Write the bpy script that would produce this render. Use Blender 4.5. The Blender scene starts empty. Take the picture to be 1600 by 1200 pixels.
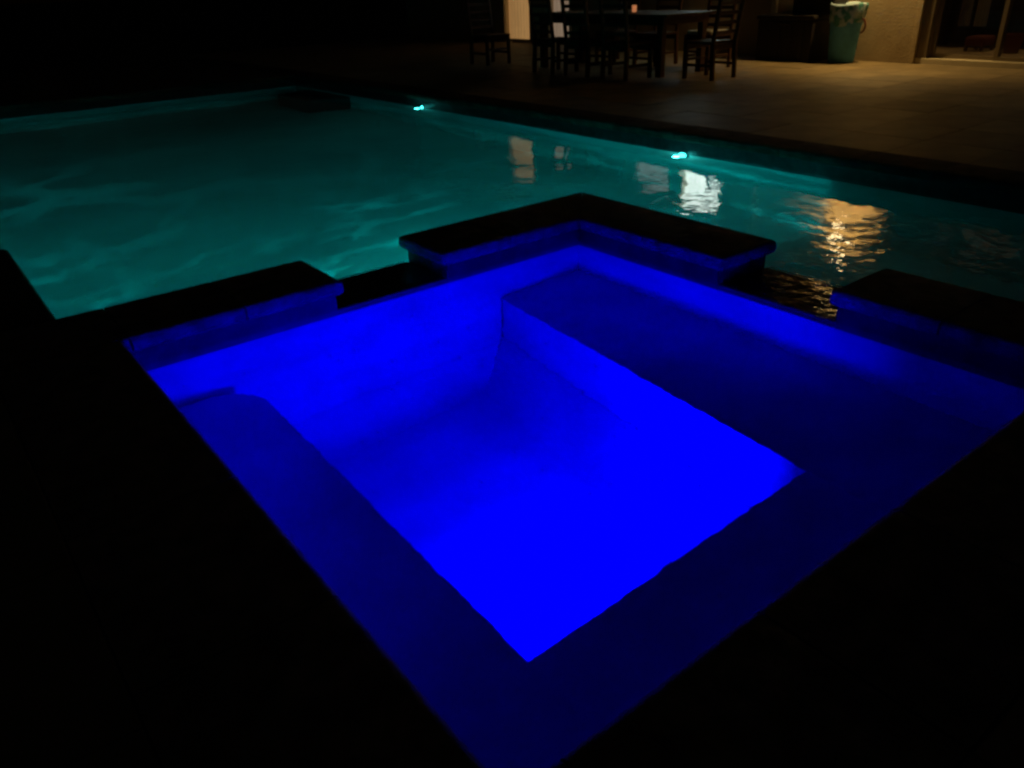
import bpy, bmesh, math, random
from mathutils import Vector, Matrix, noise
random.seed(7)
S = bpy.context.scene
COL = S.collection

# ------------------------------------------------------------------ camera
cam_d = bpy.data.cameras.new('camera')
cam_d.sensor_width = 36.0
cam_d.lens = 27.4
cam_d.clip_start = 0.05
cam_d.clip_end = 600.0
cam = bpy.data.objects.new('camera', cam_d)
COL.objects.link(cam)
cam.matrix_world = Matrix(((0.78730, 0.31055, -0.53265, 0.0),
                           (-0.61546, 0.34412, -0.70908, 0.0),
                           (-0.03691, 0.88608, 0.46206, 1.25),
                           (0, 0, 0, 1)))
S.camera = cam

# ------------------------------------------------------------------ night sky
world = bpy.data.worlds.new('World'); S.world = world
world.use_nodes = True
wn = world.node_tree.nodes; wl = world.node_tree.links
bg = wn['Background']
sky = wn.new('ShaderNodeTexSky'); sky.sky_type = 'NISHITA'; sky.sun_disc = False
sky.sun_elevation = math.radians(2.0); sky.sun_rotation = math.radians(140)
wl.new(sky.outputs[0], bg.inputs[0])
bg.inputs[1].default_value = 0.0009

S.view_settings.view_transform = 'Standard'
S.view_settings.look = 'None'
S.view_settings.exposure = 0.0
S.view_settings.gamma = 1.0
S.view_settings.use_curve_mapping = False
S.render.engine = 'CYCLES'
S.cycles.use_denoising = True
S.cycles.max_bounces = 14
S.cycles.diffuse_bounces = 5
S.cycles.glossy_bounces = 5
S.cycles.transmission_bounces = 8
S.cycles.caustics_reflective = True
S.cycles.caustics_refractive = True
S.cycles.sample_clamp_indirect = 4.0
S.cycles.pixel_filter_type = 'BLACKMAN_HARRIS'
S.cycles.filter_width = 2.6

# ------------------------------------------------------------------ materials
def mat(name):
    m = bpy.data.materials.new(name); m.use_nodes = True
    n = m.node_tree.nodes; l = m.node_tree.links
    return m, n, l, n['Principled BSDF']

def stone(name, c1, c2, scale=6.0, rough=0.75, bump=0.3, bscale=40.0, spec=0.3):
    m, n, l, b = mat(name)
    tc = n.new('ShaderNodeTexCoord')
    no = n.new('ShaderNodeTexNoise'); no.inputs['Scale'].default_value = scale; no.inputs['Detail'].default_value = 8
    l.new(tc.outputs['Object'], no.inputs['Vector'])
    oi = n.new('ShaderNodeObjectInfo')
    cr = n.new('ShaderNodeValToRGB')
    cr.color_ramp.elements[0].position = 0.3; cr.color_ramp.elements[0].color = (*c1, 1)
    cr.color_ramp.elements[1].position = 0.7; cr.color_ramp.elements[1].color = (*c2, 1)
    l.new(no.outputs['Fac'], cr.inputs[0])
    mr = n.new('ShaderNodeMapRange'); mr.inputs[3].default_value = 0.8; mr.inputs[4].default_value = 1.18
    l.new(oi.outputs['Random'], mr.inputs[0])
    hs = n.new('ShaderNodeHueSaturation'); l.new(cr.outputs[0], hs.inputs['Color']); l.new(mr.outputs[0], hs.inputs['Value'])
    l.new(hs.outputs[0], b.inputs['Base Color'])
    n2 = n.new('ShaderNodeTexNoise'); n2.inputs['Scale'].default_value = bscale; n2.inputs['Detail'].default_value = 6
    l.new(tc.outputs['Object'], n2.inputs['Vector'])
    bp = n.new('ShaderNodeBump'); bp.inputs['Strength'].default_value = bump; bp.inputs['Distance'].default_value = 0.01
    l.new(n2.outputs['Fac'], bp.inputs['Height']); l.new(bp.outputs[0], b.inputs['Normal'])
    b.inputs['Roughness'].default_value = rough
    b.inputs['Specular IOR Level'].default_value = spec
    return m

def plain(name, c, rough=0.6, metal=0.0, bump=0.0, bscale=60, var=0.15, spec=0.4):
    m, n, l, b = mat(name)
    tc = n.new('ShaderNodeTexCoord')
    no = n.new('ShaderNodeTexNoise'); no.inputs['Scale'].default_value = 9; no.inputs['Detail'].default_value = 5
    l.new(tc.outputs['Object'], no.inputs['Vector'])
    mx = n.new('ShaderNodeMix'); mx.data_type = 'RGBA'
    mx.inputs[6].default_value = (*[x * (1 - var) for x in c], 1)
    mx.inputs[7].default_value = (*[min(1, x * (1 + var)) for x in c], 1)
    l.new(no.outputs['Fac'], mx.inputs[0]); l.new(mx.outputs[2], b.inputs['Base Color'])
    b.inputs['Roughness'].default_value = rough; b.inputs['Metallic'].default_value = metal
    b.inputs['Specular IOR Level'].default_value = spec
    if bump:
        n2 = n.new('ShaderNodeTexNoise'); n2.inputs['Scale'].default_value = bscale; n2.inputs['Detail'].default_value = 7
        l.new(tc.outputs['Object'], n2.inputs['Vector'])
        bp = n.new('ShaderNodeBump'); bp.inputs['Strength'].default_value = bump; bp.inputs['Distance'].default_value = 0.008
        l.new(n2.outputs['Fac'], bp.inputs['Height']); l.new(bp.outputs[0], b.inputs['Normal'])
    return m

def wood(name, c1, c2):
    m, n, l, b = mat(name)
    tc = n.new('ShaderNodeTexCoord')
    mp = n.new('ShaderNodeMapping'); mp.inputs['Scale'].default_value = (3, 3, 0.6)
    no = n.new('ShaderNodeTexNoise'); no.inputs['Scale'].default_value = 14; no.inputs['Detail'].default_value = 6
    no.inputs['Distortion'].default_value = 1.2
    l.new(tc.outputs['Object'], mp.inputs[0]); l.new(mp.outputs[0], no.inputs['Vector'])
    cr = n.new('ShaderNodeValToRGB')
    cr.color_ramp.elements[0].color = (*c1, 1); cr.color_ramp.elements[1].color = (*c2, 1)
    l.new(no.outputs['Fac'], cr.inputs[0]); l.new(cr.outputs[0], b.inputs['Base Color'])
    b.inputs['Roughness'].default_value = 0.6; b.inputs['Specular IOR Level'].default_value = 0.25
    return m

def emit(name, c, strength, tex=False):
    m, n, l, b = mat(name)
    b.inputs['Base Color'].default_value = (*[x * 0.5 for x in c], 1)
    b.inputs['Emission Color'].default_value = (*c, 1)
    b.inputs['Emission Strength'].default_value = strength
    if tex:   # folds of a curtain lit from the room behind
        tc = n.new('ShaderNodeTexCoord')
        wv = n.new('ShaderNodeTexWave'); wv.bands_direction = 'Y'; wv.inputs['Scale'].default_value = 3.2
        wv.inputs['Distortion'].default_value = 2.0; wv.inputs['Detail'].default_value = 2
        l.new(tc.outputs['Object'], wv.inputs['Vector'])
        mr = n.new('ShaderNodeMapRange'); mr.inputs[3].default_value = strength * 0.75; mr.inputs[4].default_value = strength * 1.1
        l.new(wv.outputs['Fac'], mr.inputs[0]); l.new(mr.outputs[0], b.inputs['Emission Strength'])
    return m

def glass(name, ior=1.45, rough=0.0):
    m, n, l, b = mat(name)
    b.inputs['Transmission Weight'].default_value = 1.0
    b.inputs['Roughness'].default_value = rough
    b.inputs['IOR'].default_value = ior
    return m

def water_mat(name, layers, choppy=None):
    """layers: (scale, detail, height in metres); choppy: (centre, radius, scale, height)"""
    m, n, l, b = mat(name)
    b.inputs['Base Color'].default_value = (1, 1, 1, 1)
    b.inputs['Transmission Weight'].default_value = 1.0
    b.inputs['Roughness'].default_value = 0.0
    b.inputs['IOR'].default_value = 1.333
    tc = n.new('ShaderNodeTexCoord')
    total = None
    for sc, det, hgt, stretch in layers:
        mp = n.new('ShaderNodeMapping'); mp.inputs['Scale'].default_value = stretch
        mp.inputs['Rotation'].default_value = (0, 0, math.radians(53))
        l.new(tc.outputs['Object'], mp.inputs[0])
        no = n.new('ShaderNodeTexNoise'); no.inputs['Scale'].default_value = sc
        no.inputs['Detail'].default_value = det; no.inputs['Roughness'].default_value = 0.45
        l.new(mp.outputs[0], no.inputs['Vector'])
        mu = n.new('ShaderNodeMath'); mu.operation = 'MULTIPLY'; mu.inputs[1].default_value = hgt
        l.new(no.outputs['Fac'], mu.inputs[0])
        if total is None: total = mu.outputs[0]
        else:
            ad = n.new('ShaderNodeMath'); ad.operation = 'ADD'
            l.new(total, ad.inputs[0]); l.new(mu.outputs[0], ad.inputs[1]); total = ad.outputs[0]
    if choppy:
        (cx, cy), rad, sc, hgt = choppy
        vm = n.new('ShaderNodeVectorMath'); vm.operation = 'DISTANCE'
        vm.inputs[1].default_value = (cx, cy, 0)
        l.new(tc.outputs['Object'], vm.inputs[0])
        mr = n.new('ShaderNodeMapRange'); mr.interpolation_type = 'SMOOTHSTEP'
        mr.inputs[1].default_value = 0.2; mr.inputs[2].default_value = rad
        mr.inputs[3].default_value = hgt; mr.inputs[4].default_value = 0.0
        l.new(vm.outputs['Value'], mr.inputs[0])
        no = n.new('ShaderNodeTexNoise'); no.inputs['Scale'].default_value = sc; no.inputs['Detail'].default_value = 2
        l.new(tc.outputs['Object'], no.inputs['Vector'])
        mu = n.new('ShaderNodeMath'); mu.operation = 'MULTIPLY'
        l.new(no.outputs['Fac'], mu.inputs[0]); l.new(mr.outputs[0], mu.inputs[1])
        ad = n.new('ShaderNodeMath'); ad.operation = 'ADD'
        l.new(total, ad.inputs[0]); l.new(mu.outputs[0], ad.inputs[1]); total = ad.outputs[0]
    bp = n.new('ShaderNodeBump'); bp.inputs['Strength'].default_value = 1.0; bp.inputs['Distance'].default_value = 1.0
    l.new(total, bp.inputs['Height']); l.new(bp.outputs[0], b.inputs['Normal'])
    return m

M = {}
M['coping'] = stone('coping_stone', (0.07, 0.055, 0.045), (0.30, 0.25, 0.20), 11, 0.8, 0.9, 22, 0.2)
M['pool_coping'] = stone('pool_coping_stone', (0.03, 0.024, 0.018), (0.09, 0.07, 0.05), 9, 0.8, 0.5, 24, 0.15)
M['grout'] = plain('mortar', (0.20, 0.155, 0.10), 0.9, bump=0.3)
M['paver'] = stone('deck_paver', (0.19, 0.145, 0.075), (0.31, 0.235, 0.125), 3, 0.6, 0.3, 30, 0.35)
M['tile'] = stone('waterline_tile', (0.018, 0.017, 0.02), (0.05, 0.045, 0.05), 14, 0.35, 0.2, 30, 0.4)
M['plaster_spa'] = stone('spa_plaster', (0.25, 0.25, 0.27), (0.35, 0.35, 0.37), 3, 0.8, 0.12, 30, 0.1)
M['plaster_pool'] = stone('pool_plaster', (0.42, 0.46, 0.46), (0.58, 0.60, 0.58), 0.7, 0.8, 0.12, 20, 0.1)
M['soil'] = plain('soil', (0.05, 0.04, 0.03), 0.95, bump=0.5, bscale=8)
M['stucco'] = stone('stucco', (0.40, 0.31, 0.19), (0.52, 0.42, 0.27), 3, 0.9, 0.45, 34, 0.15)
M['cream'] = plain('cream_paint', (0.62, 0.55, 0.40), 0.5)
M['soffit'] = plain('soffit_boards', (0.42, 0.36, 0.26), 0.7)
M['frame'] = plain('bronze_frame', (0.20, 0.16, 0.11), 0.4, 0.3)
M['roof'] = stone('roof_tile', (0.14, 0.06, 0.035), (0.26, 0.12, 0.07), 5, 0.85, 0.4, 20)
M['teak'] = wood('dark_wood', (0.035, 0.014, 0.007), (0.10, 0.042, 0.02))
M['black'] = plain('black_resin', (0.016, 0.013, 0.012), 0.55)
M['cushion'] = plain('white_cushion', (0.80, 0.80, 0.78), 0.9, bump=0.3)
M['teal'] = plain('teal_fabric', (0.10, 0.36, 0.66), 0.85, bump=0.3, var=0.4)
M['floor_in'] = plain('indoor_floor', (0.50, 0.38, 0.20), 0.45)
M['curtain'] = plain('curtain_grey', (0.30, 0.26, 0.22), 0.9)
M['terracotta'] = plain('red_brown_fabric', (0.16, 0.05, 0.03), 0.85)
M['glass'] = glass('window_glass')
M['brass'] = plain('dark_bronze', (0.08, 0.06, 0.04), 0.4, 0.8)
M['steel'] = plain('steel_ring', (0.5, 0.5, 0.5), 0.3, 1.0)

# ------------------------------------------------------------------ helpers
def link(o, parent=None):
    COL.objects.link(o)
    if parent: o.parent = parent
    return o

def obj(name, bm, m, parent=None, smooth=False):
    me = bpy.data.meshes.new(name)
    bmesh.ops.recalc_face_normals(bm, faces=bm.faces)
    if smooth:
        for f in bm.faces: f.smooth = True
    bm.to_mesh(me); bm.free()
    me.materials.append(m)
    return link(bpy.data.objects.new(name, me), parent)

def shade_auto(o, ang=40):
    for p in o.data.polygons: p.use_smooth = True
    try:
        o.data.set_sharp_from_angle(angle=math.radians(ang))
    except Exception: pass
    return o

def tag(o, label=None, cat=None, group=None, kind=None):
    if label: o['label'] = label
    if cat: o['category'] = cat
    if group: o['group'] = group
    if kind: o['kind'] = kind
    return o

def empty(name, loc=(0, 0, 0), rz=0.0):
    o = bpy.data.objects.new(name, None); o.location = loc; o.rotation_euler = (0, 0, rz)
    o.empty_display_size = 0.1
    COL.objects.link(o); return o

def add_box(bm, x0, x1, y0, y1, z0, z1, bev=0.0, mtx=None):
    r = bmesh.ops.create_cube(bm, size=1.0)
    vs = r['verts']
    bmesh.ops.transform(bm, verts=vs, matrix=Matrix.Translation(((x0+x1)/2, (y0+y1)/2, (z0+z1)/2)) @
                        Matrix.Diagonal((x1-x0, y1-y0, z1-z0, 1)))
    if bev:
        es = list({e for v in vs for e in v.link_edges})
        rr = bmesh.ops.bevel(bm, geom=es, offset=bev, segments=2, affect='EDGES', profile=0.5)
        vs = list({v for f in rr['faces'] for v in f.verts} | {v for v in vs if v.is_valid})
    if mtx: bmesh.ops.transform(bm, verts=vs, matrix=mtx)
    return vs

def box(name, x0, x1, y0, y1, z0, z1, m, parent=None, bev=0.0):
    bm = bmesh.new(); add_box(bm, x0, x1, y0, y1, z0, z1, bev)
    return obj(name, bm, m, parent)

def beam(bm, p, q, w, d, bev=0.004, up=Vector((0, 0, 1))):
    p = Vector(p); q = Vector(q); v = q - p; L = v.length
    z = v.normalized(); x = up.cross(z)
    if x.length < 1e-3: x = Vector((1, 0, 0))
    x.normalize(); y = z.cross(x)
    mt = Matrix((x, y, z)).transposed().to_4x4(); mt.translation = (p+q)/2
    add_box(bm, -w/2, w/2, -d/2, d/2, -L/2, L/2, bev, mt)

def lathe(name, prof, m, parent=None, seg=32, loc=(0, 0, 0)):
    bm = bmesh.new(); rings = []
    for r, z in prof:
        rings.append([bm.verts.new((loc[0]+r*math.cos(2*math.pi*i/seg), loc[1]+r*math.sin(2*math.pi*i/seg), loc[2]+z)) for i in range(seg)])
    for a, b in zip(rings, rings[1:]):
        for i in range(seg): bm.faces.new((a[i], a[(i+1) % seg], b[(i+1) % seg], b[i]))
    if prof[0][0] > 1e-4: bm.faces.new(rings[0][::-1])
    if prof[-1][0] > 1e-4: bm.faces.new(rings[-1])
    bmesh.ops.remove_doubles(bm, verts=bm.verts, dist=1e-5)
    return shade_auto(obj(name, bm, m, parent))

def prism(name, poly, z0, z1, m, parent=None, round_sides=(), rad=0.03, caps=True):
    """extruded polygon; sides listed in round_sides get a bullnose edge"""
    bm = bmesh.new(); n = len(poly)
    lo = [bm.verts.new((x, y, z0)) for x, y in poly]
    hi = [bm.verts.new((x, y, z1)) for x, y in poly]
    if caps: bm.faces.new(lo[::-1]); bm.faces.new(hi)
    for i in range(n): bm.faces.new((lo[i], lo[(i+1) % n], hi[(i+1) % n], hi[i]))
    if round_sides:
        es = []
        for i in round_sides:
            j = (i+1) % n
            es += [e for e in bm.edges if set(e.verts) in ({lo[i], lo[j]}, {hi[i], hi[j]})]
            if (i-1) % n in round_sides:
                es += [e for e in bm.edges if set(e.verts) == {lo[i], hi[i]}]
        bmesh.ops.bevel(bm, geom=es, offset=rad, segments=5, affect='EDGES', profile=0.5)
    o = obj(name, bm, m, parent)
    return shade_auto(o, 35)

def roughen(o, amp, freq, cuts=0):
    """small real unevenness on a stone"""
    if cuts:
        bm = bmesh.new(); bm.from_mesh(o.data)
        bmesh.ops.subdivide_edges(bm, edges=bm.edges, cuts=cuts, use_grid_fill=True)
        bm.to_mesh(o.data); bm.free()
    off = Vector((random.random()*50, random.random()*50, 0))
    for v in o.data.vertices:
        d = noise.noise_vector((v.co + off) * freq)
        v.co += Vector((d.x, d.y, d.z*0.3)) * amp

# ------------------------------------------------------------------ levels
ZP, ZS = -0.160, -0.148         # pool water, spa water
TH = 0.07                      # coping thickness
SX0, SX1, SY0, SY1 = 0.50, 3.00, 0.72, 3.29      # spa opening at the coping
WX0, WX1, WY0, WY1 = 0.47, 3.035, 0.69, 3.325    # spa inner walls, set back below the coping
OX, OY = 3.46, 3.76            # outer edges of the raised coping
PXR, PYF = 5.42, 12.7         # far patio edge and far end of the pool
PXL = 0.34                     # deck edge left of the spa
FLOOR_S, FLOOR_P = -1.45, -1.55

# ------------------------------------------------------------------ ground
bm = bmesh.new()
def gquad(x0, x1, y0, y1, z):
    vs = [bm.verts.new(p) for p in ((x0, y0, z), (x1, y0, z), (x1, y1, z), (x0, y1, z))]; bm.faces.new(vs)
gquad(-250, 250, 13.1, 260, -0.06); gquad(-250, -4.6, -250, 13.1, -0.06)
gquad(-4.6, 250, -250, -3.6, -0.06); gquad(20, 250, -3.6, 13.1, -0.06)
tag(obj('ground', bm, M['soil']), kind='structure')

# ------------------------------------------------------------------ pool basin
pool = empty('pool_basin'); tag(pool, kind='structure')
PL = -4.0; PB = -3.0
box('floor', PL, PXR+0.05, PB, PYF+0.05, FLOOR_P-0.2, FLOOR_P, M['plaster_pool'], pool)
def wall(nm, x0, x1, y0, y1, z1, m=None, p=pool):
    return box(nm, x0, x1, y0, y1, FLOOR_P, z1, m or M['plaster_pool'], p)
wall('wall', PXR+0.04, PXR+0.34, PB, PYF+0.34, -0.24)
wall('wall', PL, PXR+0.04, PYF+0.04, PYF+0.34, -0.24)
wall('wall', PL-0.3, PL, PB, PYF+0.34, -0.24)
box('tile_band', PXR+0.035, PXR+0.335, PB, PYF+0.335, -0.24, -TH, M['tile'], pool)
box('tile_band', PL, PXR+0.035, PYF+0.035, PYF+0.335, -0.24, -TH, M['tile'], pool)
# land under the near-left deck
prism('wall', [(PL, PB), (PXL-0.035, PB), (PXL-0.035, 5.13), (-0.05, 5.45), (PL, 5.45)], FLOOR_P, -TH, M['plaster_pool'], pool)
wall('wall', PXL-0.035, OX-0.04, PB, 0.24, -TH)
# dark block for a dark patch by the far corner of the pool
prism('step', [(PXR+0.04, 10.9), (PXR+0.04, 12.3), (PXR-0.55, 12.1), (PXR-0.55, 11.1)], FLOOR_P, -0.45, M['tile'], pool)

# pool coping: separate stones with bullnose edges
def coping_run(parent, axis, a0, a1, e_in, e_out, step=0.61, name='coping_stone', both=False, mitre=(0, 0), ends=(False, False)):
    """axis 'x' or 'y': stones laid along it from a0 to a1; e_in = pool-side edge, e_out = other edge"""
    n = max(1, round((a1-a0)/step)); d = (a1-a0)/n; g = 0.004
    for i in range(n):
        s0 = a0+i*d+(g if i else 0); s1 = a0+(i+1)*d-(g if i < n-1 else 0)
        m0 = mitre[0]*abs(e_out-e_in) if i == 0 else 0
        m1 = mitre[1]*abs(e_out-e_in) if i == n-1 else 0
        pts = [(s0, e_in), (s1, e_in), (s1+m1, e_out), (s0-m0, e_out)]
        if axis == 'y': pts = [(b, a) for a, b in pts]
        rs = [0]
        if both: rs.append(2)
        if i == 0 and ends[0]: rs.append(3)
        if i == n-1 and ends[1]: rs.append(1)
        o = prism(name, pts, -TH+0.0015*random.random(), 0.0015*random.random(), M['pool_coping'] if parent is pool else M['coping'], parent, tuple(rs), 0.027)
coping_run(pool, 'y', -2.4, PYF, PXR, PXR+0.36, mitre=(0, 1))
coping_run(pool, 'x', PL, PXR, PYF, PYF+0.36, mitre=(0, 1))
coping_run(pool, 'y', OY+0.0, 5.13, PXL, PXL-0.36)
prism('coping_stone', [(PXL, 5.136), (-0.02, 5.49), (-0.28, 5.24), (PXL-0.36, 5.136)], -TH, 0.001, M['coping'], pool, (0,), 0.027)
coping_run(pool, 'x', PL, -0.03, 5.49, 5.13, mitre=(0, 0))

# ------------------------------------------------------------------ water in the pool
bm = bmesh.new()
def wpoly(pts, z):
    bm.faces.new([bm.verts.new((x, y, z)) for x, y in pts])
wpoly([(PXL-0.035, OY-0.04), (PXL-0.035, 5.13), (-0.05, 5.45), (PL, 5.45), (PL, PYF+0.035), (PXR+0.035, PYF+0.035),
       (PXR+0.035, PB), (OX-0.04, PB), (OX-0.04, OY-0.04)], ZP)
M['water'] = water_mat('pool_water', [(1.3, 1, 0.010, (1.0, 1.0, 1)), (9.0, 2, 0.0018, (1.0, 1.0, 1)), (3.5, 1, 0.0022, (1, 1, 1))],
                       choppy=((4.1, 2.0), 2.4, 8.0, 0.005))
_m = M['water']; _n = _m.node_tree.nodes
va = _n.new('ShaderNodeVolumeAbsorption'); va.inputs['Color'].default_value = (0.1, 0.45, 0.42, 1); va.inputs['Density'].default_value = 0.125
_m.node_tree.links.new(va.outputs[0], _n['Material Output'].inputs['Volume'])
M['water_spa'] = water_mat('spa_water', [(3.0, 2, 0.006, (1, 1, 1)), (15, 1, 0.0011, (1, 1, 1))])
M['water_spill'] = water_mat('spill_water', [(17, 3, 0.0062, (1, 1, 1))])
tag(obj('pool_water', bm, M['water']), kind='structure')

# ------------------------------------------------------------------ spa
spa = empty('spa', ((SX0+SX1)/2, (SY0+SY1)/2, 0))
tag(spa, 'square spa full of bright blue lit water in front of the pool', 'spa')
off = Vector(spa.location)
def spart(o):
    o.parent = spa; o.location = -off; return o
GL = (1.50, 2.06)        # spillway gap in the back-left side (x range)
GR = (1.69, 2.26)        # spillway gap in the back-right side (y range)
# basin: floor, walls
spart(box('floor', WX0, WX1, WY0, WY1, FLOOR_S-0.1, FLOOR_S, M['plaster_spa']))
for a in ((WX0-0.3, WX0, WY0-0.3, WY1), (WX0, WX1, WY0-0.3, WY0)):
    spart(box('wall', *a, FLOOR_S, -0.22, M['plaster_spa']))
    spart(box('tile_band', *a, -0.22, -TH, M['tile']))
# raised back walls, cut down at the two spillways
spart(box('wall', WX0, WX1, WY1, OY-0.04, FLOOR_P, -0.22, M['plaster_spa']))
spart(box('wall', WX1, OX-0.04, 0.24, OY-0.04, FLOOR_P, -0.22, M['plaster_spa']))
def band(x0, x1, y0, y1, z1): return spart(box('tile_band', x0, x1, y0, y1, -0.22, z1, M['tile']))
band(PXL-0.035, GL[0]-0.04, WY1, OY-0.042, -TH)
band(GL[1]+0.04, WX1, WY1, OY-0.042, -TH)
band(WX1, OX-0.042, GR[1]+0.04, OY-0.042, -TH)
band(WX1, OX-0.042, 0.24, GR[0]-0.04, -TH)
SILL = -0.152
spart(box('spillway_sill', GL[0]-0.04, GL[1]+0.04, WY1+0.002, OY-0.03, -0.218, SILL, M['tile'], bev=0.006))
spart(box('spillway_sill', WX1+0.002, OX-0.03, GR[0]-0.04, GR[1]+0.04, -0.218, SILL, M['tile'], bev=0.006))
# benches: one L-shaped ledge round three sides, round ends at the back-left wall
BZ = -0.66
def bench(name, poly, rsides=()):
    return spart(prism(name, poly, FLOOR_S, BZ, M['plaster_spa'], None, rsides, 0.02))
def arc(cx, cy, r, a0, a1, n=8):
    return [(cx+r*math.cos(math.radians(a0+(a1-a0)*i/n)), cy+r*math.sin(math.radians(a0+(a1-a0)*i/n))) for i in range(n+1)]
BL, BF, BR = 0.97, 1.27, 2.30
bm = bmesh.new(); rows = []; RC = 0.22     # rounded foot of the back-left wall
for k in range(9):
    a = math.radians(90*k/8); d = max(RC*(1-math.sin(a)), 0.003); z = FLOOR_S+0.002+RC*(1-math.cos(a))
    rows.append([bm.verts.new((x, WY1-d, z)) for x in (WX0+0.01, WX1-0.01)])
for a, b in zip(rows, rows[1:]): bm.faces.new((a[0], a[1], b[1], b[0]))
o = spart(obj('cove', bm, M['plaster_spa'])); shade_auto(o, 40)
bm = bmesh.new(); rows = []; RC = 0.28     # and of the right-hand bench
for k in range(9):
    a = math.radians(90*k/8); d = max(RC*(1-math.sin(a)), 0.003); z = FLOOR_S+0.003+RC*(1-math.cos(a))
    rows.append([bm.verts.new(q) for q in ((BR-d, BF+0.01, z), (2.43-d, WY1-0.02, z))])
for a, b in zip(rows, rows[1:]): bm.faces.new((a[0], a[1], b[1], b[0]))
o = spart(obj('cove', bm, M['plaster_spa'])); shade_auto(o, 40)
p = [(WX0, WY0), (BR, WY0), (BR, BF), (BL, BF)] + arc(BL-0.22, WY1-0.25, 0.22, 0, 90) + [(WX0, WY1-0.028)]
bench('bench', p)
p = [(BR+0.001, BF), (BR+0.001, WY0), (WX1, WY0), (WX1, WY1-0.002)] + arc(2.43+0.04, WY1-0.042, 0.04, 90, 180, 4)
bench('bench', p)
# coping of the spa, individual stones
SC = M['coping']
def scope(*a, **k):
    before = set(spa.children)
    coping_run(spa, *a, **k)
    for c in spa.children:
        if c not in before: c.location = -off
scope('y', SY0, SY1-0.006, SX0, SX0-0.46, mitre=(0, 0))
scope('x', SX0-0.46, OX-0.001, SY0, SY0-0.46)
# raised pieces round the two spillways (bullnose on both sides and at the free ends)
scope('x', SX0-0.46, GL[0], SY1, OY, both=True, step=0.5, ends=(False, True))
def corner_stone(pts, rs): spart(prism('coping_stone', pts, -TH, 0.0, SC, None, rs, 0.027))
cm = 2.62
corner_stone([(GL[1], SY1), (2.50, SY1), (2.50, OY), (GL[1], OY)], (0, 2, 3))
corner_stone([(2.508, SY1), (SX1, SY1), (OX, OY), (2.508, OY)], (0, 2))
corner_stone([(SX1+0.006, SY1-0.004), (SX1+0.006, 2.80), (OX, 2.80), (OX, OY-0.008)], (0, 2))
corner_stone([(SX1+0.006, 2.792), (SX1+0.006, GR[1]), (OX, GR[1]), (OX, 2.792)], (0, 1, 2))
scope('y', SY0+0.006, GR[0], SX1+0.006, OX, both=True, step=0.5, ends=(False, True))

# spa water with a tongue over each spillway
bm = bmesh.new()
wpoly([(WX0, WY0), (WX1, WY0), (WX1, WY1), (WX0, WY1)], ZS)
tag(obj('spa_water', bm, M['water_spa']), kind='structure')
def tongue(pts_fn):
    global bm
    bm = bmesh.new(); rows = []
    prof = [(0.0, ZS), (0.2, ZS), (0.418, ZS), (0.423, ZP-0.03)]
    for d, z in prof: rows.append([bm.verts.new(pts_fn(d, t, z)) for t in (0, 0.25, 0.5, 0.75, 1)])
    for a, b in zip(rows, rows[1:]):
        for i in range(4): bm.faces.new((a[i], a[i+1], b[i+1], b[i]))
    return obj('spillway_water', bm, M['water_spill'], None, False)
def up(o):
    me = o.data
    if sum(p.normal.z for p in me.polygons) < 0: me.flip_normals()
    return o
t1 = tag(up(tongue(lambda d, t, z: (GL[0]-0.03+(GL[1]-GL[0]+0.06)*t, WY1+d, z))), kind='structure')
t2 = tag(up(tongue(lambda d, t, z: (WX1+d, GR[0]-0.03+(GR[1]-GR[0]+0.06)*t, z))), kind='structure')
for o in (bpy.data.objects['pool_water'], bpy.data.objects['spa_water']): up(o)

# ------------------------------------------------------------------ underwater lights
def caustic_nodes(ld, col, energy, base, gain, scale):  # ripple-light web drawn into the lamp's own emission, not cast by the water
    ld.use_nodes = True
    n = ld.node_tree.nodes; l = ld.node_tree.links
    e = n['Emission']; e.inputs[0].default_value = (*col, 1)
    tc = n.new('ShaderNodeTexCoord')
    mp = n.new('ShaderNodeMapping'); mp.inputs['Scale'].default_value = (scale, scale, scale*5.5)
    l.new(tc.outputs['Normal'], mp.inputs[0])
    nz = n.new('ShaderNodeTexNoise'); nz.inputs['Scale'].default_value = 1.6; nz.inputs['Detail'].default_value = 2
    l.new(mp.outputs[0], nz.inputs['Vector'])
    mx = n.new('ShaderNodeMix'); mx.data_type = 'RGBA'; mx.blend_type = 'LINEAR_LIGHT'; mx.inputs[0].default_value = 0.55
    l.new(mp.outputs[0], mx.inputs[6]); l.new(nz.outputs['Color'], mx.inputs[7])
    vo = n.new('ShaderNodeTexVoronoi'); vo.feature = 'DISTANCE_TO_EDGE'; vo.inputs['Scale'].default_value = 1.0
    l.new(mx.outputs[2], vo.inputs['Vector'])
    mr = n.new('ShaderNodeMapRange'); mr.interpolation_type = 'SMOOTHERSTEP'
    mr.inputs[1].default_value = 0.0; mr.inputs[2].default_value = 0.13
    mr.inputs[3].default_value = 1.0; mr.inputs[4].default_value = 0.0
    l.new(vo.outputs['Distance'], mr.inputs[0])
    n3 = n.new('ShaderNodeTexNoise'); n3.inputs['Scale'].default_value = 0.7; n3.inputs['Detail'].default_value = 1
    l.new(mp.outputs[0], n3.inputs['Vector'])
    m3 = n.new('ShaderNodeMapRange'); m3.inputs[1].default_value = 0.42; m3.inputs[2].default_value = 0.68
    l.new(n3.outputs['Fac'], m3.inputs[0])
    mu = n.new('ShaderNodeMath'); mu.operation = 'MULTIPLY'; l.new(mr.outputs[0], mu.inputs[0]); l.new(m3.outputs[0], mu.inputs[1])
    ma = n.new('ShaderNodeMath'); ma.operation = 'MULTIPLY_ADD'
    ma.inputs[1].default_value = gain; ma.inputs[2].default_value = base
    l.new(mu.outputs[0], ma.inputs[0]); l.new(ma.outputs[0], e.inputs[1])

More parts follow.
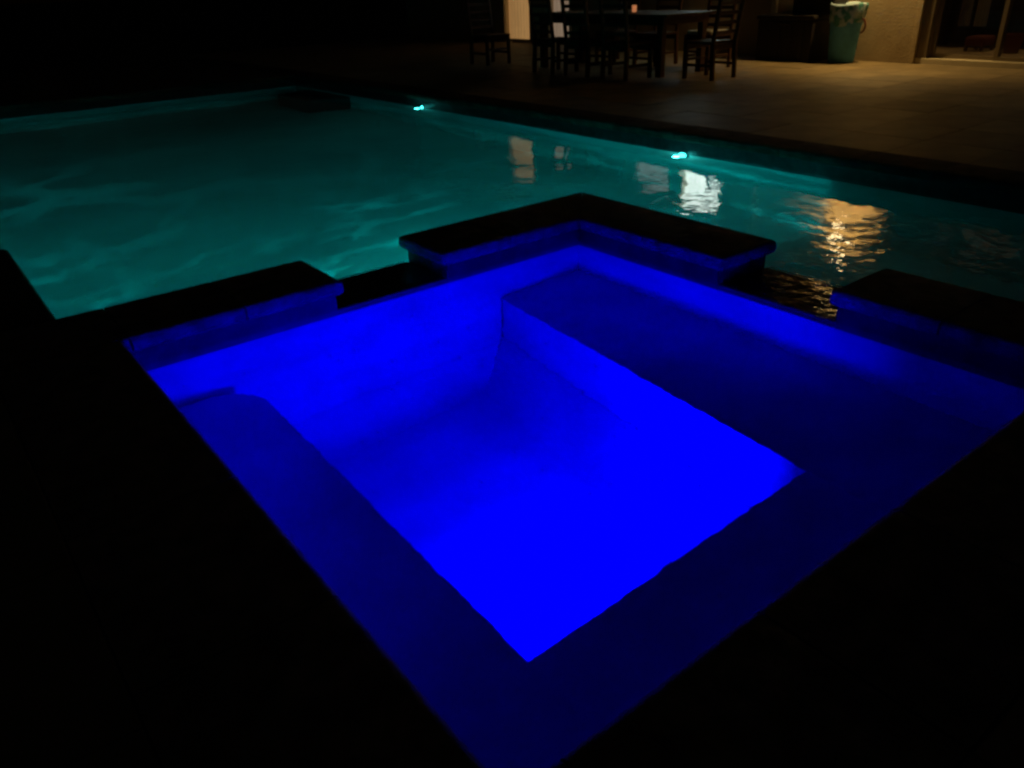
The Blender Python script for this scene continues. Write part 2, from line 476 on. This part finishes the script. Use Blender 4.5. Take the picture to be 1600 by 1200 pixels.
def pool_light(loc, direction, label, col, energy, lens_strength, rad=0.035, size=0.05, caustic=None, group=None, nm='pool_light'):
    """round wall light: steel ring, glowing lens and its lamp"""
    r = empty(nm, loc); tag(r, label, 'light', group)
    d = Vector(direction).normalized()
    rot = d.to_track_quat('Z', 'Y').to_matrix().to_4x4()
    ring = lathe('ring', [(rad*1.35, -0.01), (rad*1.35, 0.006), (rad*1.05, 0.01), (rad*1.0, 0.004), (rad*1.0, -0.008)], M['steel'], r)
    if nm == 'pool_light' and rad < 0.06: rot = rot @ Matrix.Diagonal((0.85, 1.8, 1.0, 1.0))
    ring.matrix_local = rot
    ln = lathe('lens', [(rad, 0.0), (rad*0.92, rad*0.4), (rad*0.7, rad*0.72), (rad*0.38, rad*0.93), (0.0, rad)], emit('lens_'+nm, col, lens_strength), r, 24)
    ln.matrix_local = rot
    ld = bpy.data.lights.new('lamp', 'POINT'); ld.energy = energy; ld.shadow_soft_size = size
    ld.color = col
    if caustic: ld.shadow_soft_size = 0.012; caustic_nodes(ld, (1, 1, 1), energy, *caustic)
    lo = bpy.data.objects.new('lamp', ld); link(lo, r)
    lo.location = d*(size+rad+0.015)
    return r, lo

TEAL = (0.0, 0.84, 0.86)
TEAL2 = (0.0, 0.80, 0.58)
pool_light((PXR+0.03, 8.9, -0.215), (-1, 0, 0), 'small cyan glowing pool light, the farther of the two on the patio side', (0.05, 0.95, 0.9), 1.1, 8.0,
           rad=0.038, size=0.03, group='cyan pool lights on the patio side wall')
pool_light((PXR+0.03, 4.62, -0.275), (-1, 0, 0), 'small cyan glowing pool light, the nearer of the two on the patio side', (0.05, 0.95, 0.9), 1.2, 8.0,
           rad=0.046, size=0.03, group='cyan pool lights on the patio side wall')
pool_light((2.85, OY-0.035, -0.75), (0, 1, 0), 'underwater light on the outside of the back left spa wall', TEAL, 60, 3.0,
           rad=0.08, size=0.05, caustic=(0.66, 2.8, 3.2))
pool_light((-2.0, 5.46, -0.70), (0.25, 1, 0), 'added unseen underwater light below the near left deck, brightening the left of the pool', TEAL, 55, 3.0,
           rad=0.08, size=0.05, caustic=(0.62, 7.0, 3.0))  # added lamp out of view, brightens the left part of the pool

# blue spa light in the face of the front right bench
sl = empty('spa_light', (1.55, BF+0.004, -0.775)); tag(sl, 'blue underwater light set in the front bench face of the spa', 'light')
rot = Vector((0, 1, 0)).to_track_quat('Z', 'Y').to_matrix().to_4x4()
o = lathe('ring', [(0.1, -0.004), (0.1, 0.008), (0.078, 0.012), (0.075, 0.0)], M['steel'], sl); o.matrix_local = rot
o = lathe('lens', [(0.075, 0.0), (0.06, 0.008), (0.03, 0.013), (0.0, 0.015)], emit('lens_blue', (0, 0, 1), 20), sl); o.matrix_local = rot
ld = bpy.data.lights.new('lamp', 'AREA'); ld.shape = 'DISK'; ld.size = 0.16; ld.energy = 112; ld.color = (0.0, 0.0, 1.0)
ld.spread = math.radians(180)
lo = link(bpy.data.objects.new('lamp', ld), sl); lo.location = (0, 0.03, 0); lo.rotation_euler = (math.radians(90), 0, math.radians(180))
lo.rotation_euler = Vector((0, 1, 0)).to_track_quat('-Z', 'Y').to_euler()

# ------------------------------------------------------------------ decks of separate pavers
def paving(name, rects, size, bed_rects, jitter=0.0018, skip=None):
    root = empty(name); tag(root, kind='structure')
    for x0, x1, y0, y1 in bed_rects:
        box('bed', x0, x1, y0, y1, -0.30, -0.004, M['grout'], root)
    cache = {}
    for x0, x1, y0, y1 in rects:
        nx = max(1, round((x1-x0)/size)); ny = max(1, round((y1-y0)/size))
        dx = (x1-x0)/nx; dy = (y1-y0)/ny
        key = (round(dx, 3), round(dy, 3))
        if key not in cache:
            bm = bmesh.new(); g = 0.002
            add_box(bm, -dx/2+g, dx/2-g, -dy/2+g, dy/2-g, -0.03, 0.0)
            es = [e for e in bm.edges if all(v.co.z > -0.001 for v in e.verts)]
            bmesh.ops.bevel(bm, geom=es, offset=0.003, segments=1, affect='EDGES')
            me = bpy.data.meshes.new('paver'); bm.to_mesh(me); bm.free(); me.materials.append(M['paver']); cache[key] = me
        for i in range(nx):
            for j in range(ny):
                o = bpy.data.objects.new('paver', cache[key])
                o.location = (x0+(i+0.5)*dx, y0+(j+0.5)*dy, random.uniform(-jitter, jitter))
                o.rotation_euler = (random.gauss(0, 0.0012), random.gauss(0, 0.0012), 0)
                o.parent = root; COL.objects.link(o)
PX2 = PXR+0.364
paving('patio', [(PX2, 11.38, 1.2, 12.6)], 0.61, [(PX2, 19.9, -3.55, 12.85)])
tag(box('patio_slab', PX2, 11.38, 12.604, 19.0, -0.2, -0.002, M['paver']), kind='structure')
DX = SX0-0.464; DY = SY0-0.464
paving('deck', [(-1.5, DX, -1.2, 3.75), (DX, 3.46, -1.2, DY), (-1.5, PXL-0.364, 3.75, 5.12)], 0.61,
       [(-4.5, DX, -3.5, 3.75), (DX, 3.42, -3.5, DY), (-4.3, PXL-0.364, 3.75, 5.12)])

# ------------------------------------------------------------------ house
HX = 11.42
house = empty('house', (HX, 9.0, 0)); tag(house, 'stucco house wall with lit windows and sliding glass door beyond the patio', 'house')
hoff = Vector(house.location)
def hp(o, parent=None):
    if parent: o.parent = parent; return o
    o.parent = house; o.location = -hoff; return o
HZ = 2.85; DC = 5.72
openings = [  # y0, y1, z0, z1
    (8.75, 9.75, 1.30, 2.3), (9.95, 10.9, 1.35, 2.1), (12.75, 13.45, 0.02, 2.1), (14.0, 14.95, 0.02, 2.6)]
def wall_seg(y0, y1, z0, z1, n='wall'): hp(box(n, HX, HX+0.22, y0, y1, z0, z1, M['stucco']))
ys = DC
for y0, y1, z0, z1 in openings:
    wall_seg(ys, y0, -0.05, HZ)
    if z0 > 0.1: wall_seg(y0, y1, -0.05, z0)
    wall_seg(y0, y1, z1, HZ); ys = y1
wall_seg(ys, 19.0, -0.05, HZ)
wall_seg(1.0, 2.1, -0.05, HZ); wall_seg(2.1, DC, 2.15, HZ)
hp(box('back_wall', HX+3.5, HX+3.6, 1.0, 19.0, -0.05, HZ, M['stucco']))
hp(box('ceiling', HX-0.75, HX+3.5, 0.8, 19.2, HZ, HZ+0.08, M['soffit']))
hp(box('fascia', HX-0.79, HX-0.75, 0.8, 19.2, HZ-0.06, HZ+0.18, M['cream']))
bm = bmesh.new()
vs = [bm.verts.new(v) for v in ((HX-0.85, 0.6, HZ+0.16), (HX-0.85, 19.4, HZ+0.16), (HX+3, 19.4, HZ+1.5), (HX+3, 0.6, HZ+1.5),
                                (HX-0.85, 0.6, HZ+0.10), (HX-0.85, 19.4, HZ+0.10), (HX+3, 19.4, HZ+1.44), (HX+3, 0.6, HZ+1.44))]
for f in ((0, 1, 2, 3), (7, 6, 5, 4), (0, 4, 5, 1), (1, 5, 6, 2), (2, 6, 7, 3), (3, 7, 4, 0)): bm.faces.new([vs[i] for i in f])
hp(obj('roof', bm, M['roof']))
E_window = emit('lit_kitchen_curtain', (0.86, 1.0, 0.92), 4.3, True)
E_dim = emit('lit_blind', (0.75, 0.80, 0.78), 0.45, True)
E_warm = emit('lit_hall_curtain', (0.85, 0.62, 0.42), 0.30, True)
E_cream = emit('lit_door_curtain', (1.0, 0.56, 0.20), 0.38, True)
def window(y0, y1, z0, z1, em, mull=1, nm='window'):
    w = empty(nm, (HX-hoff.x, (y0+y1)/2-hoff.y, (z0+z1)/2)); w.parent = house
    def wp(o): o.parent = w; o.location = -Vector((HX, (y0+y1)/2, (z0+z1)/2)); return o
    bm = bmesh.new(); t = 0.045
    add_box(bm, HX-0.02, HX+0.08, y0, y0+t, z0, z1); add_box(bm, HX-0.02, HX+0.08, y1-t, y1, z0, z1)
    add_box(bm, HX-0.02, HX+0.08, y0+t, y1-t, z0, z0+t); add_box(bm, HX-0.02, HX+0.08, y0+t, y1-t, z1-t, z1)
    for k in range(mull):
        yc = y0+(y1-y0)*(k+1)/(mull+1); add_box(bm, HX+0.0, HX+0.06, yc-0.02, yc+0.02, z0+t, z1-t)
    wp(obj('frame', bm, M['cream']))
    wp(box('pane', HX+0.03, HX+0.036, y0+t, y1-t, z0+t, z1-t, M['glass']))
    # curtain with real folds
    bm = bmesh.new(); n = 60; a = []; b = []
    for i in range(n+1):
        y = y0+0.01+(y1-y0-0.02)*i/n; x = HX+0.15+0.018*math.sin(i*0.9)+0.008*math.sin(i*2.3)
        a.append(bm.verts.new((x, y, z0+0.01))); b.append(bm.verts.new((x+0.004*math.sin(i), y, z1-0.01)))
    for i in range(n): bm.faces.new((a[i], a[i+1], b[i+1], b[i]))
    wp(obj('curtain', bm, em, None, True))
    return w
window(*openings[0], E_window, 0)
window(*openings[1], E_dim, 0)
window(*openings[2], E_warm, 0, 'glazed_door')
window(*openings[3], E_cream, 0, 'glazed_door')
# sliding door
sd = empty('sliding_door', (HX-hoff.x, 3.9-hoff.y, 0)); sd.parent = house
def dp(o): o.parent = sd; o.location = -Vector((HX, 3.9, 0)); return o
dp(box('threshold', HX+0.02, HX+0.30, 2.1, DC, -0.05, 0.07, M['cream'], bev=0.008))
dp(box('jamb', HX+0.03, HX+0.25, DC-0.14, DC-0.001, 0.07, 2.15, M['frame'], bev=0.005))
for x, y0, y1 in ((HX+0.15, 4.68, DC-0.14), (HX+0.10, 3.6, 4.74), (HX+0.15, 2.1, 3.66)):
    bm = bmesh.new(); t = 0.055
    add_box(bm, x-0.02, x+0.02, y0, y0+t, 0.07, 2.13, 0.004); add_box(bm, x-0.02, x+0.02, y1-t, y1, 0.07, 2.13, 0.004)
    add_box(bm, x-0.02, x+0.02, y0+t, y1-t, 0.07, 0.12, 0.004); add_box(bm, x-0.02, x+0.02, y0+t, y1-t, 2.07, 2.13, 0.004)
    dp(obj('frame', bm, M['frame']))
    dp(box('pane', x-0.003, x+0.003, y0+t, y1-t, 0.12, 2.07, M['glass']))
hp(box('indoor_floor', HX+0.30, HX+3.5, 1.0, 8.0, -0.05, 0.06, M['floor_in']))
hp(box('partition', HX+0.22, HX+3.5, 8.0, 8.1, -0.05, HZ, M['stucco']))
# curtains hanging behind the sliding door
for y0, y1 in ((5.28, 5.42), (5.06, 5.22)):
    bm = bmesh.new(); a = []; b = []
    for i in range(25):
        y = y0+(y1-y0)*i/24; x = HX+0.42+0.03*math.sin(i*1.1)
        a.append(bm.verts.new((x, y, 0.45))); b.append(bm.verts.new((x, y, 2.2)))
    for i in range(24): bm.faces.new((a[i], a[i+1], b[i+1], b[i]))
    hp(obj('curtain', bm, M['curtain'], None, True))
bm = bmesh.new(); a = []; b = []  # black folded sheet added so the room beyond the floor stays dark
for i in range(81):
    y = 2.6+(6.6-2.6)*i/80; x = HX+1.72+0.04*math.sin(i*0.8)
    a.append(bm.verts.new((x, y, 0.07))); b.append(bm.verts.new((x, y, 2.5)))
for i in range(80): bm.faces.new((a[i], a[i+1], b[i+1], b[i]))
hp(obj('dark_backdrop', bm, M['black'], None, True))
hp(box('corner_trim', HX-0.018, HX+0.02, DC+0.002, DC+0.07, 0.0, 2.2, M['stucco'], bev=0.004))
# cream downspout stopping above the storage box
o = box('downspout', HX-0.075, HX-0.005, 7.98, 8.06, 0.36, HZ, M['cream'], bev=0.012); hp(o)

def lamp_in_room():   # the room behind the sliding door has a weak lamp on
    t = empty('ceiling_lamp', (HX+1.3, 4.9, HZ-0.003)); tag(t, 'weak warm ceiling lamp in the room behind the sliding door', 'lamp')
    lathe('lamp_shade', [(0.16, 0.0), (0.17, -0.04), (0.10, -0.09), (0.0, -0.10)], emit('room_lamp_glass', (1, 0.6, 0.3), 0.3), t)
    l = bpy.data.lights.new('lamp', 'POINT'); l.energy = 13; l.color = (1, 0.68, 0.36); l.shadow_soft_size = 0.12
    lo = link(bpy.data.objects.new('lamp', l), t); lo.location = (0, 0, -0.25)
lamp_in_room()

# wall sconce that lights wall and patio
sc = empty('wall_sconce', (HX, 6.32, 2.28)); tag(sc, 'lit warm lantern on the stucco wall beside the sliding door', 'wall lamp')
box('back_plate', -0.02, -0.001, -0.06, 0.06, -0.14, 0.14, M['brass'], sc, 0.004)
bm = bmesh.new(); beam(bm, (-0.02, 0, 0.08), (-0.13, 0, 0.15), 0.02, 0.02); obj('arm', bm, M['brass'], sc)
lathe('lamp_shade', [(0.0, 0.20), (0.03, 0.19), (0.10, 0.13), (0.10, 0.12), (0.0, 0.125)], M['brass'], sc, 20, (-0.13, 0, 0))
lathe('lamp_glass', [(0.0, -0.12), (0.035, -0.12), (0.055, 0.0), (0.07, 0.115), (0.0, 0.118)], emit('sconce_glass', (1.0, 0.72, 0.34), 10), sc, 20, (-0.13, 0, 0))
l = bpy.data.lights.new('lamp', 'SPOT'); l.energy = 165; l.color = (1.0, 0.63, 0.21); l.shadow_soft_size = 0.06
l.spot_size = math.radians(150); l.spot_blend = 0.75
lo = link(bpy.data.objects.new('lamp', l), sc); lo.location = (-0.26, 0, -0.13)
lo.rotation_euler = Vector((0.27, 0, -1)).to_track_quat('-Z', 'Y').to_euler()

# ------------------------------------------------------------------ things by the wall
sb = empty('storage_box', (11.08, 7.42, 0)); tag(sb, 'long low black storage box against the stucco wall', 'storage box')
box('body', -0.26, 0.26, -0.46, 0.46, 0.0, 0.56, M['black'], sb, 0.012)
box('lid', -0.285, 0.285, -0.485, 0.485, 0.562, 0.62, M['black'], sb, 0.015)
bm = bmesh.new(); beam(bm, (-0.275, -0.08, 0.50), (-0.275, 0.08, 0.50), 0.02, 0.02); obj('handle', bm, M['brass'], sb)
for dy in (-0.3, -0.1, 0.1, 0.3): box('rib', -0.272, -0.26, dy-0.03, dy+0.03, 0.03, 0.52, M['black'], sb, 0.004)
gr = empty('cabinet', (11.15, 7.12, 0.62)); tag(gr, 'black upright cabinet standing on the storage box', 'cabinet')
box('body', -0.18, 0.18, -0.36, 0.30, 0.0, 0.7, M['black'], gr, 0.012)
box('door', -0.195, -0.182, -0.35, -0.035, 0.02, 0.68, M['black'], gr, 0.004)
box('door', -0.195, -0.182, -0.025, 0.29, 0.02, 0.68, M['black'], gr, 0.004)

# teal bin with a patterned liner folded over its rim
bn = empty('bin', (11.10, 6.62, 0)); tag(bn, 'teal round bin with pale patterned upper cloth beside the black box', 'bin')
lathe('body', [(0.165, 0.0), (0.175, 0.01), (0.205, 0.45), (0.225, 0.70), (0.21, 0.70), (0.19, 0.45), (0.16, 0.03)], M['teal'], bn)
mm, n, l, b = mat('patterned_cloth')
tc = n.new('ShaderNodeTexCoord'); vo = n.new('ShaderNodeTexVoronoi'); vo.inputs['Scale'].default_value = 9
nz = n.new('ShaderNodeTexNoise'); nz.inputs['Scale'].default_value = 11
l.new(tc.outputs['Object'], nz.inputs['Vector']); l.new(tc.outputs['Object'], vo.inputs['Vector'])
cr = n.new('ShaderNodeValToRGB'); cr.color_ramp.elements[0].position = 0.42; cr.color_ramp.elements[0].color = (0.05, 0.22, 0.22, 1)
cr.color_ramp.elements[1].position = 0.52; cr.color_ramp.elements[1].color = (0.36, 0.50, 0.62, 1)
l.new(nz.outputs['Fac'], cr.inputs[0]); l.new(cr.outputs[0], b.inputs['Base Color']); b.inputs['Roughness'].default_value = 0.9
bm = bmesh.new(); seg = 48; rings = []
for r, z in ((0.215, 0.50), (0.235, 0.60), (0.248, 0.74), (0.24, 0.765), (0.215, 0.75), (0.205, 0.62)):
    ring = []
    for i in range(seg):
        a = 2*math.pi*i/seg; rr = r+0.010*math.sin(5*a+z*9)+0.005*math.sin(11*a)
        ring.append(bm.verts.new((rr*math.cos(a), rr*math.sin(a), z+0.025*math.sin(3*a+1)*(1 if z < 0.6 else 0.4))))
    rings.append(ring)
for a, b2 in zip(rings, rings[1:]):
    for i in range(seg): bm.faces.new((a[i], a[(i+1) % seg], b2[(i+1) % seg], b2[i]))
obj('cloth', bm, mm, bn, True)
bm = bmesh.new()
for k in range(6):
    a0 = math.radians(-90+k*30); a1 = math.radians(-90+(k+1)*30)
    beam(bm, (0.0, -0.235-0.06*math.cos(a0), 0.48+0.09*math.sin(a0)), (0.0, -0.235-0.06*math.cos(a1), 0.48+0.09*math.sin(a1)), 0.022, 0.022)
o = obj('handle', bm, M['terracotta'], bn)

# low seat and pot glimpsed indoors
st = empty('ottoman', (12.85, 5.52, 0.06)); tag(st, 'low reddish brown ottoman inside behind the sliding door', 'ottoman')
box('cushion', -0.20, 0.20, -0.14, 0.14, 0.07, 0.20, M['terracotta'], st, 0.04)
for sx in (-0.16, 0.16):
    for sy in (-0.11, 0.11): box('leg', sx-0.02, sx+0.02, sy-0.02, sy+0.02, 0, 0.072, M['teak'], st, 0.003)
pt = lathe('plant_pot', [(0.0, 0.0), (0.13, 0.0), (0.18, 0.30), (0.20, 0.33), (0.17, 0.33), (0.12, 0.05)], M['terracotta'], None, 28)
pt.location = (12.7, 5.02, 0.06); pt.scale = (0.7, 0.7, 0.75); tag(pt, 'reddish brown pot indoors near the sliding door frame', 'pot')

# ------------------------------------------------------------------ table and chairs
tb = empty('dining_table', (8.75, 8.75, 0)); tag(tb, 'long dark wooden dining table on the patio with a candle on it', 'table')
for k in range(7):
    x0 = -0.50+k*1.0/7
    box('tabletop_board', x0+0.002, x0+1.0/7-0.002, -1.35, 1.35, 0.725, 0.76, M['teak'], tb, 0.004)
bm = bmesh.new()
for a in ((-0.44, -0.415, -1.25, 1.25), (0.415, 0.44, -1.25, 1.25)): add_box(bm, *a, 0.63, 0.723, 0.003)
for a in ((-0.415, 0.415, -1.25, -1.225), (-0.415, 0.415, 1.225, 1.25)): add_box(bm, *a, 0.63, 0.723, 0.003)
obj('apron', bm, M['teak'], tb)
for sx in (-1, 1):
    for sy in (-1, 1):
        box('leg', sx*0.40-0.045, sx*0.40+0.045, sy*1.19-0.045, sy*1.19+0.045, 0, 0.724, M['teak'], tb, 0.006)

def build_chair():
    r = empty('dining_chair')       # faces +y, back at -y
    for s in (-1, 1):
        bm = bmesh.new(); beam(bm, (s*0.215, -0.235, 0), (s*0.215, -0.215, 0.45), 0.045, 0.045)
        beam(bm, (s*0.215, -0.215, 0.45), (s*0.215, -0.30, 1.03), 0.042, 0.042); obj('rear_leg', bm, M['teak'], r)
        bm = bmesh.new(); beam(bm, (s*0.215, 0.21, 0), (s*0.215, 0.21, 0.42), 0.045, 0.045); obj('front_leg', bm, M['teak'], r)
        bm = bmesh.new(); beam(bm, (s*0.215, -0.19, 0.17), (s*0.215, 0.19, 0.17), 0.02, 0.035); obj('stretcher', bm, M['teak'], r)
    bm = bmesh.new(); beam(bm, (-0.19, 0.21, 0.23), (0.19, 0.21, 0.23), 0.02, 0.03); obj('stretcher', bm, M['teak'], r)
    box('seat', -0.235, 0.235, -0.20, 0.24, 0.42, 0.45, M['teak'], r, 0.008)
    bm = bmesh.new()
    add_box(bm, -0.195, 0.195, 0.195, 0.215, 0.35, 0.418, 0.003); obj('seat_rail', bm, M['teak'], r)
    box('seat_rail', -0.195, 0.195, -0.215, -0.195, 0.35, 0.418, M['teak'], r, 0.003)
    for k, z in enumerate((0.55, 0.66, 0.77, 0.88, 0.985)):
        y = -0.215-0.085*(z-0.45)/0.58; h = 0.045 if k < 4 else 0.075
        box('back_slat', -0.195, 0.195, y-0.009, y+0.009, z-h/2, z+h/2, M['teak'], r, 0.005)
    return r
def copy_tree(o, parent=None):
    c = o.copy(); COL.objects.link(c); c.parent = parent
    for ch in list(o.children): copy_tree(ch, c)
    return c
GRP = 'dark wooden chairs round the patio table'
chairs = [  # x, y, rot (seat faces local +y), label
    (8.62, 6.97, 0, 'dark slatted chair at the near right end of the table', False),
    (8.02, 7.85, -90, 'dark slatted chair on the pool side of the table, nearest the lit patio', False),
    (7.98, 8.55, -88, 'dark slatted chair in the middle of the table side facing the pool', False),
    (8.02, 9.28, -93, 'dark slatted chair on the pool side of the table, next to the far end', False),
    (8.22, 11.15, 180, 'dark slatted chair at the far left end of the table', False),
    (9.52, 7.75, 92, 'dark slatted chair with white seat cushion on the house side of the table', True),
    (9.50, 8.72, 90, 'dark slatted chair in the middle of the table side facing the house', False),
    (9.55, 9.60, 86, 'dark slatted chair on the house side of the table by its far end', False)]
proto = build_chair()
cush = box('cushion', -0.21, 0.21, -0.18, 0.22, 0.452, 0.50, M['cushion'], None, 0.02)
copies = []
for i, (x, y, a, lab, cu) in enumerate(chairs):
    c = proto if i == 0 else copy_tree(proto)
    copies.append(c)
    c.location = (x, y, 0.003); c.rotation_euler = (0, 0, math.radians(a)); tag(c, lab, 'chair', GRP)
    if cu: cush.parent = c
# candle in a glass jar
cd = empty('candle', (8.75, 8.45, 0.7615)); tag(cd, 'orange glowing candle in a jar on the dark patio table', 'candle')
lathe('jar', [(0.030, 0.0), (0.033, 0.085), (0.030, 0.085), (0.028, 0.004)], emit('candle_jar', (1.0, 0.36, 0.14), 0.4), cd, 24)
lathe('wax', [(0.0, 0.003), (0.027, 0.003), (0.027, 0.04), (0.0, 0.042)], emit('candle_wax', (1.0, 0.6, 0.4), 1.2), cd, 20)
lathe('flame', [(0.0, 0.045), (0.007, 0.055), (0.005, 0.075), (0.0, 0.088)], emit('flame', (1.0, 0.5, 0.2), 6), cd, 12)
